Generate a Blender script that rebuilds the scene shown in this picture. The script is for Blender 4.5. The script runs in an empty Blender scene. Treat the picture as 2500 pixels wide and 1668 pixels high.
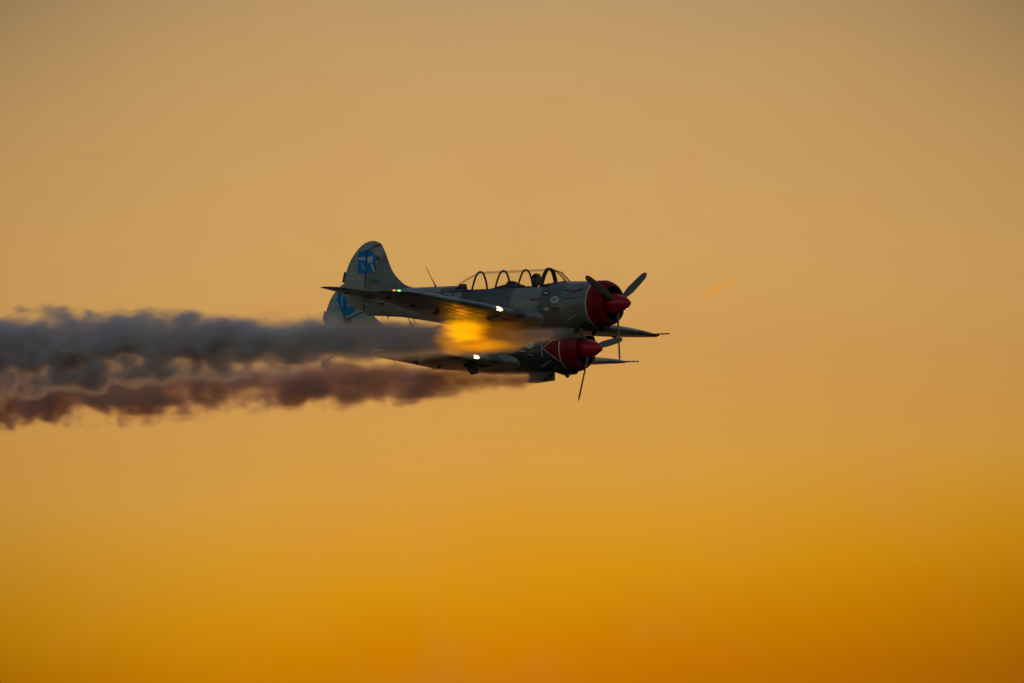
import bpy, bmesh, math, random
from mathutils import Matrix, Vector, Euler
from mathutils.geometry import tessellate_polygon
random.seed(4)
R = math.radians
scn = bpy.context.scene
col = scn.collection

# ------------------------------------------------------------------ camera
CAM_ELEV = 8.0                     # degrees above the horizon
LENS = 600.0
cam_data = bpy.data.cameras.new('camera')
cam_data.sensor_width = 36.0
cam_data.lens = LENS
cam_data.clip_start = 0.5
cam_data.clip_end = 20000.0
cam = bpy.data.objects.new('camera', cam_data)
cam.location = (0, 0, 1.7)
cam.rotation_euler = (R(90 + CAM_ELEV), 0, 0)
col.objects.link(cam)
scn.camera = cam
CAM = Matrix.Translation(cam.location) @ cam.rotation_euler.to_matrix().to_4x4()

# ------------------------------------------------------------------ render settings
scn.render.engine = 'CYCLES'
scn.cycles.use_denoising = True
scn.cycles.max_bounces = 8
scn.cycles.volume_bounces = 8
scn.cycles.transparent_max_bounces = 16
scn.cycles.volume_max_steps = 256
scn.cycles.sample_clamp_indirect = 4.0
scn.view_settings.view_transform = 'Standard'
scn.view_settings.look = 'None'
scn.view_settings.gamma = 1.0
scn.view_settings.exposure = 0.0
scn.view_settings.use_curve_mapping = False


# ------------------------------------------------------------------ node helpers
class NT:
    def __init__(self, tree):
        self.t = tree
        tree.nodes.clear()

    def n(self, typ, **kw):
        nd = self.t.nodes.new(typ)
        for k, v in kw.items():
            if k == 'inp':
                for a, b in v.items():
                    self.put(nd.inputs[a], b)
            else:
                setattr(nd, k, v)
        return nd

    def put(self, sock, v):
        if isinstance(v, bpy.types.NodeSocket):
            self.t.links.new(v, sock)
        elif isinstance(v, bpy.types.Node):
            self.t.links.new(v.outputs[0], sock)
        else:
            sock.default_value = v

    def m(self, op, a, b=None, c=None, clamp=False):
        nd = self.n('ShaderNodeMath', operation=op, use_clamp=clamp)
        self.put(nd.inputs[0], a)
        if b is not None:
            self.put(nd.inputs[1], b)
        if c is not None:
            self.put(nd.inputs[2], c)
        return nd.outputs[0]

    def rng(self, v, a, b, c=0.0, d=1.0, typ='SMOOTHSTEP'):
        nd = self.n('ShaderNodeMapRange', interpolation_type=typ)
        for i, x in enumerate((v, a, b, c, d)):
            self.put(nd.inputs[i], x)
        return nd.outputs[0]

    def mix(self, f, a, b, blend='MIX'):
        nd = self.n('ShaderNodeMix', data_type='RGBA', blend_type=blend)
        self.put(nd.inputs[0], f)
        self.put(nd.inputs[6], a)
        self.put(nd.inputs[7], b)
        return nd.outputs[2]

    def ramp(self, f, stops, interp='LINEAR'):
        nd = self.n('ShaderNodeValToRGB')
        cr = nd.color_ramp
        cr.interpolation = interp
        while len(cr.elements) > 1:
            cr.elements.remove(cr.elements[-1])
        cr.elements[0].position = stops[0][0]
        cr.elements[0].color = (*stops[0][1], 1)
        for p, c in stops[1:]:
            e = cr.elements.new(p)
            e.color = (*c, 1)
        self.put(nd.inputs[0], f)
        return nd.outputs[0]

    def curve(self, f, pts):
        nd = self.n('ShaderNodeFloatCurve')
        c = nd.mapping.curves[0]
        while len(c.points) > 2:
            c.points.remove(c.points[1])
        c.points[0].location = pts[0]
        c.points[-1].location = pts[-1]
        for p in pts[1:-1]:
            c.points.new(*p)
        nd.mapping.use_clip = False
        nd.mapping.update()
        self.put(nd.inputs[1], f)
        return nd.outputs[0]

    def noise(self, vec, scale, detail=3.0, rough=0.5, dist=0.0, out=0):
        nd = self.n('ShaderNodeTexNoise')
        self.put(nd.inputs['Vector'], vec)
        nd.inputs['Scale'].default_value = scale
        nd.inputs['Detail'].default_value = detail
        nd.inputs['Roughness'].default_value = rough
        nd.inputs['Distortion'].default_value = dist
        return nd.outputs[out]


def lin(r, g, b):
    f = lambda c: (c / 255) / 12.92 if c / 255 <= 0.04045 else ((c / 255 + 0.055) / 1.055) ** 2.4
    return (f(r), f(g), f(b))


# ------------------------------------------------------------------ world: dusk sky
world = bpy.data.worlds.new('World')
scn.world = world
world.use_nodes = True
w = NT(world.node_tree)
SUN_AZ, SUN_EL = 4.0, 2.0          # sun low in front of the camera, a little to the right
sky = w.n('ShaderNodeTexSky', sky_type='NISHITA', sun_disc=False, sun_elevation=R(SUN_EL),
          sun_rotation=R(SUN_AZ), altitude=100.0, air_density=1.0, dust_density=1.5, ozone_density=1.5)
geo = w.n('ShaderNodeTexCoord')
sep = w.n('ShaderNodeSeparateXYZ', inp={0: geo.outputs['Generated']})
dx, dy, dz = sep.outputs
elev = w.m('MULTIPLY', w.m('ARCSINE', dz), 180 / math.pi)
azim = w.m('MULTIPLY', w.m('ARCTAN2', dx, dy), 180 / math.pi)
E0, E1 = -10.0, 40.0
tiltn = w.m('MULTIPLY', w.m('SUBTRACT', w.noise(geo.outputs['Generated'], 38.0, 3.0, 0.5), 0.5), 0.35)
azc = w.m('MINIMUM', w.m('MAXIMUM', azim, -3.0), 3.0)
below = w.rng(elev, CAM_ELEV + 0.5, CAM_ELEV - 0.7, 0.0, 1.0)
e_tilt = w.m('ADD', w.m('SUBTRACT', elev, w.m('MULTIPLY', w.m('MULTIPLY', azc, 0.095), below)), tiltn)
pos = w.rng(e_tilt, E0, E1, 0, 1, 'LINEAR')
PX = 36 / 2500 / LENS * 180 / math.pi
stops = []
for e_deg, c in [(-10, (30, 20, 14)), (-0.5, (58, 34, 16)), (0.5, (110, 52, 10)), (3.0, (150, 76, 4))]:
    stops.append((e_deg, lin(*c)))
for y, c in [(2100, (176, 94, 2)), (1900, (186, 104, 1)), (1668, (197, 117, 1)), (1560, (206, 130, 1)), (1470, (212, 141, 4)), (1380, (215, 148, 22)),
             (1280, (216, 151, 42)), (1180, (215, 156, 60)), (1080, (213, 156, 70)), (980, (210, 154, 76)), (850, (207, 154, 83)),
             (700, (208, 159, 90)), (500, (208, 161, 97)), (320, (204, 160, 100)), (180, (200, 159, 102)), (60, (193, 156, 105)), (-60, (186, 152, 106)),
             (-400, (168, 146, 108))]:
    stops.append((CAM_ELEV + (834 - y) * PX, lin(*c)))
for e_deg, c in [(15, (140, 128, 108)), (24, (105, 106, 104)), (40, (66, 76, 88))]:
    stops.append((e_deg, lin(*c)))
stops = [((e - E0) / (E1 - E0), c) for e, c in stops]
sunset = w.ramp(pos, stops, 'LINEAR')
# lens vignette painted into the sky colour, centred on the camera's view
u = w.m('DIVIDE', w.m('ABSOLUTE', w.m('SUBTRACT', azim, 0.0)), 1250 * PX)
v = w.m('DIVIDE', w.m('ABSOLUTE', w.m('SUBTRACT', elev, CAM_ELEV)), 834 * PX)
uc = w.m('MINIMUM', u, 1.25)
vc = w.m('MINIMUM', v, 1.2)
u2 = w.m('MULTIPLY', uc, uc)
v2 = w.m('MULTIPLY', vc, vc)
fall = w.m('SUBTRACT', 1.0, w.m('ADD', w.m('MULTIPLY', u2, 0.13), w.m('MULTIPLY', w.m('MULTIPLY', u2, v2), 0.24)))
drift = w.noise(geo.outputs['Generated'], 22.0, 2.0, 0.5)
fall = w.m('MULTIPLY', fall, w.rng(drift, 0.25, 0.75, 0.97, 1.03, 'LINEAR'))
vm = w.n('ShaderNodeVectorMath', operation='SCALE', inp={0: sunset, 'Scale': fall})
# reddish cloud streaks low down, sloping to the lower right
smp = w.n('ShaderNodeMapping', inp={0: geo.outputs['Generated'], 'Rotation': (0, R(-24), 0), 'Scale': (14.0, 1.0, 120.0)})
streak_n = w.n('ShaderNodeTexNoise', inp={'Vector': smp.outputs[0], 'Scale': 1.0, 'Detail': 3.0, 'Roughness': 0.5}).outputs[0]
smask = w.m('MULTIPLY', w.rng(elev, CAM_ELEV - 0.55, CAM_ELEV - 1.15, 0.0, 1.0), w.rng(azim, -0.3, 0.8, 0.25, 1.0))
streak_f = w.m('MULTIPLY', w.m('MULTIPLY', w.rng(streak_n, 0.45, 0.72), smask), 0.38)
blotch = w.noise(geo.outputs['Generated'], 120.0, 3.0, 0.55)
# one faint orange wisp of cloud above right, one faint grey one far left
def wisp(azx, ely, lx, lz, tilt):
    a = w.m('SUBTRACT', azim, azx)
    b = w.m('SUBTRACT', elev, ely)
    ca, sa = math.cos(R(tilt)), math.sin(R(tilt))
    p = w.m('ADD', w.m('MULTIPLY', a, ca), w.m('MULTIPLY', b, sa))
    q = w.m('SUBTRACT', w.m('MULTIPLY', b, ca), w.m('MULTIPLY', a, sa))
    nz = w.m('MULTIPLY', w.m('SUBTRACT', w.noise(geo.outputs['Generated'], 900.0, 2.0, 0.5), 0.5), 1.1)
    rr = w.m('ADD', w.m('POWER', w.m('DIVIDE', p, lx), 2.0), w.m('POWER', w.m('DIVIDE', q, lz), 2.0))
    rr = w.m('ADD', rr, nz)
    return w.rng(rr, 0.0, 1.0, 1.0, 0.0)
W1 = wisp((1762 - 1250) * PX, CAM_ELEV + (834 - 703) * PX, 64 * PX, 15 * PX, 24)
W2 = wisp((215 - 1250) * PX, CAM_ELEV + (834 - 383) * PX, 60 * PX, 12 * PX, 4)
base_sky = w.mix(streak_f, vm, (*lin(216, 104, 6), 1))
base_sky = w.mix(w.m('MULTIPLY', w.rng(blotch, 0.45, 0.75), 0.14), base_sky, w.mix(0.75, base_sky, (*lin(208, 128, 84), 1)))
skyc = w.mix(w.m('MULTIPLY', W1, 0.42), base_sky, (*lin(236, 152, 45), 1))
skyc = w.mix(w.m('MULTIPLY', W2, 0.07), skyc, (*lin(140, 110, 84), 1))
away = w.m('DIVIDE', w.m('ABSOLUTE', w.m('SUBTRACT', azim, 0.0)), 62.0)
away = w.m('POWER', 2.718, w.m('MULTIPLY', w.m('MULTIPLY', away, away), -1.0))
up = w.rng(elev, 10, 45, 1.0, 0.0)
mixf = w.m('MULTIPLY', away, up)
cool = w.n('ShaderNodeVectorMath', operation='MULTIPLY', inp={0: sky.outputs[0], 1: (0.312, 0.276, 0.258)})
final = w.mix(mixf, cool.outputs[0], skyc)
bg = w.n('ShaderNodeBackground', inp={'Color': final, 'Strength': 1.0})
w.n('ShaderNodeOutputWorld', inp={'Surface': bg.outputs[0]})
world.cycles.sampling_method = 'MANUAL'
world.cycles.sample_map_resolution = 1024

# ------------------------------------------------------------------ sun
sd = bpy.data.lights.new('sun', 'SUN')
sd.energy = 0.4
sd.angle = R(3)
sd.color = (1.0, 0.50, 0.16)
sun = bpy.data.objects.new('sun', sd)
sun.rotation_euler = (R(90 - SUN_EL), 0, R(180 - SUN_AZ))   # shines from +Y towards the camera
col.objects.link(sun)


# ------------------------------------------------------------------ materials
def pmat(name, color, rough=0.5, metal=0.0, coat=0.0, bump=0.0, bscale=40.0, spec=0.5, soot=0.0, var=0.12, vscale=3.0, emis=None, estr=0.0):
    m = bpy.data.materials.new(name)
    m.use_nodes = True
    t = NT(m.node_tree)
    tc = t.n('ShaderNodeTexCoord').outputs['Object']
    nz = t.noise(tc, vscale, 5.0, 0.6)
    base = t.mix(t.rng(nz, 0.3, 0.7, 0, 1, 'LINEAR'), (*[c * (1 - var) for c in color], 1), (*[min(1, c * (1 + var)) for c in color], 1))
    if soot:
        sn = t.noise(t.n('ShaderNodeMapping', inp={0: tc, 'Scale': (0.8, 5.0, 5.0)}).outputs[0], 3.0, 6.0, 0.7)
        base = t.mix(t.m('MULTIPLY', t.rng(sn, 0.45, 0.75), soot), base, (0.02, 0.012, 0.012, 1))
    p = t.n('ShaderNodeBsdfPrincipled', inp={'Base Color': base, 'Metallic': metal, 'Coat Weight': coat})
    p.inputs['Coat Roughness'].default_value = 0.12
    p.inputs['Specular IOR Level'].default_value = spec
    t.put(p.inputs['Roughness'], t.rng(t.noise(tc, vscale * 3, 4.0, 0.6), 0.2, 0.8, rough * 0.75, min(1, rough * 1.25), 'LINEAR'))
    if bump:
        b = t.n('ShaderNodeBump', inp={'Height': t.noise(tc, bscale, 2.0), 'Strength': bump, 'Distance': 0.01})
        t.put(p.inputs['Normal'], b.outputs[0])
    if emis:
        p.inputs['Emission Color'].default_value = (*emis, 1)
        p.inputs['Emission Strength'].default_value = estr
    t.n('ShaderNodeOutputMaterial', inp={'Surface': p.outputs[0]})
    return m


def skin_mat(name, kind):
    """painted sheet metal: camouflage greys, panel joints, rivet rows, streaks of soot. kind: side, wing, fin, dark"""
    m = bpy.data.materials.new(name)
    m.use_nodes = True
    t = NT(m.node_tree)
    tc = t.n('ShaderNodeTexCoord').outputs['Object']
    s = t.n('ShaderNodeSeparateXYZ', inp={0: tc})
    X, Y, Z = s.outputs
    n1 = t.m('SUBTRACT', t.noise(tc, 1.3, 2.0, 0.45), 0.5)
    light, mid, dark = (0.225, 0.238, 0.23), (0.092, 0.108, 0.118), (0.048, 0.062, 0.073)
    if kind == 'dark2':
        light, mid, dark = (0.045, 0.052, 0.058), (0.032, 0.038, 0.044), (0.022, 0.027, 0.032)
    if kind == 'fin2':
        light, mid, dark = (0.36, 0.40, 0.41), (0.27, 0.33, 0.36), (0.16, 0.21, 0.25)  # smoke haze over the lower fin put into a paler colour
    if kind == 'fin':
        light, mid = (0.30, 0.31, 0.285), (0.15, 0.17, 0.175)
    if kind in ('side', 'dark2'):
        xx = t.m('ADD', X, t.m('MULTIPLY', n1, 0.30))
        xx = t.m('ADD', xx, t.m('MULTIPLY', Z, -0.12))
        f = t.rng(xx, -8.0, 0.0, 0, 1, 'LINEAR')
        P = lambda x: (x + 8.0) / 8.0
        nose = (0.15, 0.165, 0.165) if kind == 'side' else mid
        c = t.ramp(f, [(0.0, light), (P(-5.0), light), (P(-4.98), mid), (P(-4.76), mid), (P(-4.74), dark), (P(-4.53), dark), (P(-4.51), light), (P(-4.37), light),
                       (P(-4.35), dark), (P(-3.4), mid), (P(-2.92), mid), (P(-2.90), light), (P(-2.14), light), (P(-2.12), mid),
                       (P(-1.56), mid), (P(-1.54), nose), (1.0, nose)])
        jx = [-1.52, -1.95, -2.45, -3.1, -3.75, -4.5, -5.15, -5.9, -6.6, -6.95]
        jz = [0.1, -0.22]
        lx, lz = X, Z
    elif kind == 'wing':
        f = t.noise(tc, 0.8, 1.5, 0.4)
        c = t.ramp(f, [(0.0, light), (0.47, light), (0.48, mid), (0.62, mid), (0.63, dark), (1.0, dark)])
        jx = [-2.55, -2.9, -3.25, -3.6]
        jz = []
        lx, lz = X, Z
    else:
        g = t.m('ADD', t.m('ADD', t.m('MULTIPLY', X, 0.62), t.m('MULTIPLY', Z, -0.78)), t.m('MULTIPLY', n1, 0.25))
        c = t.mix(t.m('MULTIPLY', t.rng(g, -5.12, -5.09), t.rng(X, -7.18, -7.17)), (*light, 1), (*mid, 1))
        jx = [-6.75]
        jz = []
        lx, lz = X, Z
    # recessed joints between the sheets: thin dark lines with relief
    line = None
    def add_line(val, p, wd):
        nonlocal line
        d = t.m('ABSOLUTE', t.m('SUBTRACT', val, p))
        l = t.rng(d, wd * 0.4, wd, 1.0, 0.0)
        line = l if line is None else t.m('MAXIMUM', line, l)
    for p in jx:
        add_line(lx, p, 0.010)
    for p in jz:
        add_line(lz, p, 0.010)
    if kind == 'wing':
        ay = t.m('ABSOLUTE', Y)
        fr = t.m('ABSOLUTE', t.m('SUBTRACT', t.m('FRACT', t.m('DIVIDE', ay, 0.36)), 0.5))
        line = t.m('MAXIMUM', line, t.rng(fr, 0.0, 0.035, 0.75, 0.0))
    if kind in ('fin', 'fin2', 'fabric'):
        fr = t.m('ABSOLUTE', t.m('SUBTRACT', t.m('FRACT', t.m('DIVIDE', Z, 0.105)), 0.5))
        rud = t.rng(X, -7.19, -7.17, 1.0, 0.0)
        line = t.m('MAXIMUM', line, t.m('MULTIPLY', rud, t.rng(fr, 0.0, 0.09, 0.7, 0.0)))
    c = t.mix(t.m('MULTIPLY', line, 0.4), c, (0.02, 0.02, 0.022, 1))
    grime = t.noise(t.n('ShaderNodeMapping', inp={0: tc, 'Scale': (0.6, 3.0, 3.0)}).outputs[0], 2.2, 6.0, 0.65)
    c = t.mix(t.m('MULTIPLY', t.rng(grime, 0.45, 0.75), 0.45), c, (0.035, 0.032, 0.03, 1))
    rv = t.n('ShaderNodeTexVoronoi', inp={'Vector': tc, 'Scale': 16.0})
    p = t.n('ShaderNodeBsdfPrincipled', inp={'Base Color': c})
    p.inputs['Specular IOR Level'].default_value = 0.5
    t.put(p.inputs['Roughness'], t.rng(grime, 0.3, 0.7, 0.22, 0.45, 'LINEAR'))
    h = t.m('SUBTRACT', t.m('MULTIPLY', t.noise(tc, 2.6, 2.0), 0.5), t.m('MULTIPLY', line, 0.5))
    b = t.n('ShaderNodeBump', inp={'Height': h, 'Strength': 0.35, 'Distance': 0.02})
    t.put(p.inputs['Normal'], b.outputs[0])
    t.n('ShaderNodeOutputMaterial', inp={'Surface': p.outputs[0]})
    return m


M = {
    'side': skin_mat('camouflage_paint', 'side'), 'wing': skin_mat('wing_paint', 'wing'), 'fin': skin_mat('fin_paint', 'fin'),
    'side2': skin_mat('charcoal_paint', 'dark2'), 'fin2': skin_mat('hazed_fin_paint', 'fin2'),
    'red': pmat('red_paint', (0.23, 0.002, 0.008), 0.45, coat=0.0, spec=0.14, soot=0.55, bump=0.05, bscale=6, var=0.2),
    'red2': pmat('deep_red_paint', (0.25, 0.002, 0.008), 0.38, coat=0.0, spec=0.18, soot=0.45, bump=0.05, bscale=6, var=0.2),
    'spinner': pmat('spinner_red_paint', (0.42, 0.003, 0.014), 0.28, spec=0.35, bump=0.03, bscale=6, var=0.15),
    'white': pmat('white_paint', (0.55, 0.52, 0.50), 0.45, var=0.15, vscale=8),
    'black': pmat('black_rubber', (0.014, 0.014, 0.015), 0.7),
    'frame': pmat('canopy_frame_paint', (0.025, 0.028, 0.032), 0.4),
    'metal': pmat('bare_metal', (0.30, 0.29, 0.28), 0.35, metal=0.9),
    'soot': pmat('burnt_steel', (0.04, 0.035, 0.03), 0.55, metal=0.6),
    'blade': pmat('propeller_paint', (0.13, 0.105, 0.08), 0.5),
    'tip': pmat('blade_tip_paint', (0.30, 0.25, 0.16), 0.45),
    'engine': pmat('engine_black', (0.010, 0.010, 0.012), 0.6),
    'interior': pmat('cockpit_grey', (0.03, 0.04, 0.045), 0.7),
    'blue': pmat('blue_print', (0.0, 0.21, 0.56), 0.6, spec=0.1, var=0.1),
    'cyan': pmat('cyan_print', (0.005, 0.22, 0.42), 0.6, spec=0.1, var=0.1),
    'teal': pmat('teal_lettering', (0.03, 0.12, 0.15), 0.5),
    'pale': pmat('pale_print', (0.46, 0.50, 0.48), 0.5),
    'palegrey': pmat('pale_grey_band', (0.26, 0.27, 0.26), 0.5),
    'patch': pmat('dark_grey_print', (0.055, 0.058, 0.055), 0.5),
    'redprint': pmat('red_print', (0.26, 0.02, 0.02), 0.5),
    'pink': pmat('pink_print', (0.25, 0.05, 0.08), 0.5),
    'ink': pmat('dark_print', (0.012, 0.01, 0.012), 0.5),
    'beacon': pmat('red_beacon_glass', (0.25, 0.03, 0.03), 0.25),
    'cloth': pmat('flight_suit_cloth', (0.02, 0.022, 0.028), 0.85, bump=0.3),
    'skin': pmat('skin', (0.20, 0.11, 0.075), 0.6, spec=0.25),
    'hair': pmat('cap_cloth', (0.015, 0.014, 0.016), 0.8),
    'headset': pmat('headset_plastic', (0.12, 0.14, 0.14), 0.5),
}


def emat(name, color, strength):
    m = bpy.data.materials.new(name)
    m.use_nodes = True
    t = NT(m.node_tree)
    e = t.n('ShaderNodeEmission', inp={'Color': (*color, 1), 'Strength': strength})
    t.n('ShaderNodeOutputMaterial', inp={'Surface': e.outputs[0]})
    return m


M['lamp'] = emat('lit_lamp', (1.0, 0.93, 0.72), 9.0)
M['lamprim'] = emat('lamp_reflector_glow', (1.0, 0.78, 0.10), 1.6)
M['green'] = emat('green_lamp', (0.12, 1.0, 0.22), 2.6)
M['amber'] = emat('amber_lamp', (1.0, 0.33, 0.03), 1.2)
M['green2'] = emat('green_lamp_dim', (0.3, 0.95, 0.1), 7.0)
M['amber2'] = emat('red_lamp_dim', (0.9, 0.12, 0.04), 5.0)


def glass_mat():
    m = bpy.data.materials.new('canopy_glass')
    m.use_nodes = True
    t = NT(m.node_tree)
    tr = t.n('ShaderNodeBsdfTransparent', inp={'Color': (0.965, 0.965, 0.95, 1)})
    gl = t.n('ShaderNodeBsdfGlossy', inp={'Color': (0.9, 0.9, 0.9, 1), 'Roughness': 0.04})
    fr = t.n('ShaderNodeFresnel', inp={'IOR': 1.22})
    mx = t.n('ShaderNodeMixShader', inp={0: t.m('MULTIPLY', fr.outputs[0], 0.45), 1: tr.outputs[0], 2: gl.outputs[0]})
    t.n('ShaderNodeOutputMaterial', inp={'Surface': mx.outputs[0]})
    return m


M['glass'] = glass_mat()


# ------------------------------------------------------------------ mesh helpers
def tag(o, label=None, cat=None, group=None, kind=None):
    if label: o['label'] = label
    if cat: o['category'] = cat
    if group: o['group'] = group
    if kind: o['kind'] = kind
    return o


def mesh_obj(name, verts, faces, mat, parent=None, smooth=40):
    me = bpy.data.meshes.new(name)
    me.from_pydata([tuple(v) for v in verts], [], faces)
    bm = bmesh.new()
    bm.from_mesh(me)
    bmesh.ops.remove_doubles(bm, verts=bm.verts, dist=1e-5)
    bmesh.ops.recalc_face_normals(bm, faces=bm.faces)
    bm.to_mesh(me)
    bm.free()
    if smooth:
        for p in me.polygons:
            p.use_smooth = True
        me.set_sharp_from_angle(angle=R(smooth))
    me.materials.append(mat)
    o = bpy.data.objects.new(name, me)
    col.objects.link(o)
    if parent: o.parent = parent
    return o


def loft_vf(rings, caps=True, closed=True):
    n = len(rings[0])
    V = [p for r in rings for p in r]
    F = []
    for i in range(len(rings) - 1):
        for k in range(n if closed else n - 1):
            a, b = i * n + k, i * n + (k + 1) % n
            F.append((a, b, b + n, a + n))
    if caps:
        F.append(tuple(range(n))[::-1])
        F.append(tuple(range((len(rings) - 1) * n, len(rings) * n)))
    return V, F


def tube_vf(pts, rad, n=8):
    pts = [Vector(p) for p in pts]
    rads = rad if isinstance(rad, (list, tuple)) else [rad] * len(pts)
    rings = []
    for i, p in enumerate(pts):
        d = (pts[min(i + 1, len(pts) - 1)] - pts[max(i - 1, 0)]).normalized()
        a = d.cross(Vector((0, 0, 1)))
        if a.length < 0.05: a = d.cross(Vector((0, 1, 0)))
        a.normalize()
        b = d.cross(a)
        rings.append([p + rads[i] * (math.cos(2 * math.pi * k / n) * a + math.sin(2 * math.pi * k / n) * b) for k in range(n)])
    return loft_vf(rings)


def tube(name, pts, rad, mat, parent, n=8):
    V, F = tube_vf(pts, rad, n)
    return mesh_obj(name, V, F, mat, parent, 50)


def lathe_x(name, prof, mat, parent, n=48, zc=0.0, caps=False, yc=0.0):
    rings = [[(x, yc + r * math.cos(2 * math.pi * k / n), zc + r * math.sin(2 * math.pi * k / n)) for k in range(n)] for x, r in prof]
    V, F = loft_vf(rings, caps)
    return mesh_obj(name, V, F, mat, parent, 45)


def interp(tab, x):
    """tab sorted by decreasing x; rows (x, a, b, ...)"""
    if x >= tab[0][0]: return tab[0][1:]
    for p, q in zip(tab, tab[1:]):
        if q[0] <= x <= p[0]:
            f = (p[0] - x) / (p[0] - q[0])
            f = f
            return tuple(a + (b - a) * f for a, b in zip(p[1:], q[1:]))
    return tab[-1][1:]


# ------------------------------------------------------------------ the aeroplane
# local frame: +X forward (spinner tip at 0), +Y port, +Z up, metres
FUS = [(-0.83, 0.487, -0.49, 0.488), (-1.10, 0.495, -0.50, 0.493), (-1.5, 0.505, -0.53, 0.485), (-2.0, 0.505, -0.555, 0.465), (-2.6, 0.503, -0.56, 0.45),
       (-3.3, 0.50, -0.54, 0.44), (-3.9, 0.497, -0.48, 0.42), (-4.4, 0.495, -0.405, 0.40), (-5.0, 0.494, -0.31, 0.36), (-5.6, 0.493, -0.215, 0.305),
       (-6.15, 0.49, -0.135, 0.25), (-6.7, 0.475, -0.10, 0.185), (-7.0, 0.45, -0.08, 0.13), (-7.12, 0.43, -0.065, 0.105)]


def side_y(x, z):
    top, bot, wd = interp(FUS, x)
    zc, h = (top + bot) / 2, (top - bot) / 2
    q = max(0.0, 1 - ((z - zc) / h) ** 2)
    return wd * math.sqrt(q)


def naca(n, thick, camber, a=0.0, b=1.0):
    """closed outline of the part a..b of the chord as (x, z) fractions; upper surface from b to a, then lower back"""
    xs = [a + (b - a) * (0.5 - 0.5 * math.cos(math.pi * i / n)) for i in range(n + 1)]
    def t(x): return 5 * thick * (0.2969 * math.sqrt(max(x, 0)) - 0.126 * x - 0.3516 * x ** 2 + 0.2843 * x ** 3 - 0.1036 * x ** 4) + 0.001
    def c(x):
        p = 0.35
        return camber / p ** 2 * (2 * p * x - x * x) if x < p else camber / (1 - p) ** 2 * ((1 - 2 * p) + 2 * p * x - x * x)
    up = [(x, c(x) + t(x)) for x in reversed(xs)]
    lo = [(x, c(x) - t(x)) for x in (xs[1:] if a == 0 else xs)]
    return up + lo


# wing stations: |Y|, leading-edge X, chord, thickness ratio, mid Z, incidence in degrees
WST = [(0.28, -1.82, 2.70, 0.13, -0.335, 3.2), (0.42, -2.02, 2.40, 0.135, -0.322, 3.4), (0.58, -2.20, 2.16, 0.14, -0.310, 3.8), (0.85, -2.345, 1.95, 0.142, -0.295, 4.2),
       (1.6, -2.40, 1.76, 0.138, -0.258, 4.0), (2.6, -2.47, 1.55, 0.13, -0.212, 3.4), (3.4, -2.52, 1.38, 0.12, -0.182, 2.8), (3.9, -2.57, 1.17, 0.112, -0.170, 2.4),
       (4.15, -2.60, 1.00, 0.108, -0.165, 2.0), (4.38, -2.66, 0.78, 0.10, -0.162, 1.6), (4.53, -2.73, 0.56, 0.085, -0.160, 1.0), (4.61, -2.80, 0.38, 0.07, -0.158, 0.5), (4.65, -2.88, 0.20, 0.05, -0.157, 0)]


def wst(y):
    y = abs(y)
    for p, q in zip(WST, WST[1:]):
        if p[0] <= y <= q[0]:
            f = (y - p[0]) / (q[0] - p[0])
            return tuple(a + (b - a) * f for a, b in zip(p, q))
    return WST[-1] if y > 1 else WST[0]


def wing_point(y, fx, side, surf=0):
    yy, le, ch, th, z, inc = wst(y)
    o = naca(24, th, 0.02, 0, 1)
    best = min((p for p in (o[:25] if surf > 0 else o[24:])), key=lambda p: abs(p[0] - fx))
    return Vector((le - fx * ch, side * y, z + best[1] * ch - (fx - 0.3) * ch * math.tan(R(inc))))


def wing_piece(name, y0, y1, a, b, side, mat, parent, steps=None):
    ys = sorted({y0, y1} | {s[0] for s in WST if y0 < s[0] < y1})
    rings = []
    for y in ys:
        yy, le, ch, th, z, inc = wst(y)
        rings.append([(le - px * ch, side * y, z + pz * ch - (px - 0.3) * ch * math.tan(R(inc))) for px, pz in naca(16, th, 0.02, a, b)])
    V, F = loft_vf(rings)
    return mesh_obj(name, V, F, mat, parent, 35)


def decal(name, pts, mat, parent, side=-1, off=0.005, ysurf=side_y, sub=0.04):
    """flat print cut to the outline PTS (x, z) and laid on the fuselage side (or the fin)"""
    bm = bmesh.new()
    vs = [bm.verts.new((x, 0, z)) for x, z in pts]
    for tri in tessellate_polygon([[Vector((x, z, 0)) for x, z in pts]]):
        try: bm.faces.new([vs[i] for i in tri])
        except ValueError: pass
    for _ in range(4):
        es = [e for e in bm.edges if e.calc_length() > sub]
        if not es: break
        bmesh.ops.subdivide_edges(bm, edges=es, cuts=1, use_grid_fill=False)
        bmesh.ops.triangulate(bm, faces=bm.faces)
    for v_ in bm.verts:
        v_.co.y = side * (ysurf(v_.co.x, v_.co.z) + off)
    me = bpy.data.meshes.new(name)
    bm.to_mesh(me)
    bm.free()
    me.materials.append(mat)
    o = bpy.data.objects.new(name, me)
    col.objects.link(o)
    o.parent = parent
    return o


def oval(cx, cz, rx, rz, n=24, tilt=0.0):
    c, s = math.cos(tilt), math.sin(tilt)
    return [(cx + rx * math.cos(a) * c - rz * math.sin(a) * s, cz + rx * math.cos(a) * s + rz * math.sin(a) * c)
            for a in [2 * math.pi * k / n for k in range(n)]]


def ribbon(pts, wd):
    up, lo = [], []
    for i, p in enumerate(pts):
        a = pts[max(i - 1, 0)]
        b = pts[min(i + 1, len(pts) - 1)]
        d = math.hypot(b[0] - a[0], b[1] - a[1])
        nx, nz = -(b[1] - a[1]) / d, (b[0] - a[0]) / d
        up.append((p[0] + nx * wd / 2, p[1] + nz * wd / 2))
        lo.append((p[0] - nx * wd / 2, p[1] - nz * wd / 2))
    return up + lo[::-1]


FIN_Y = 0.046
HX = -7.172


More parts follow.
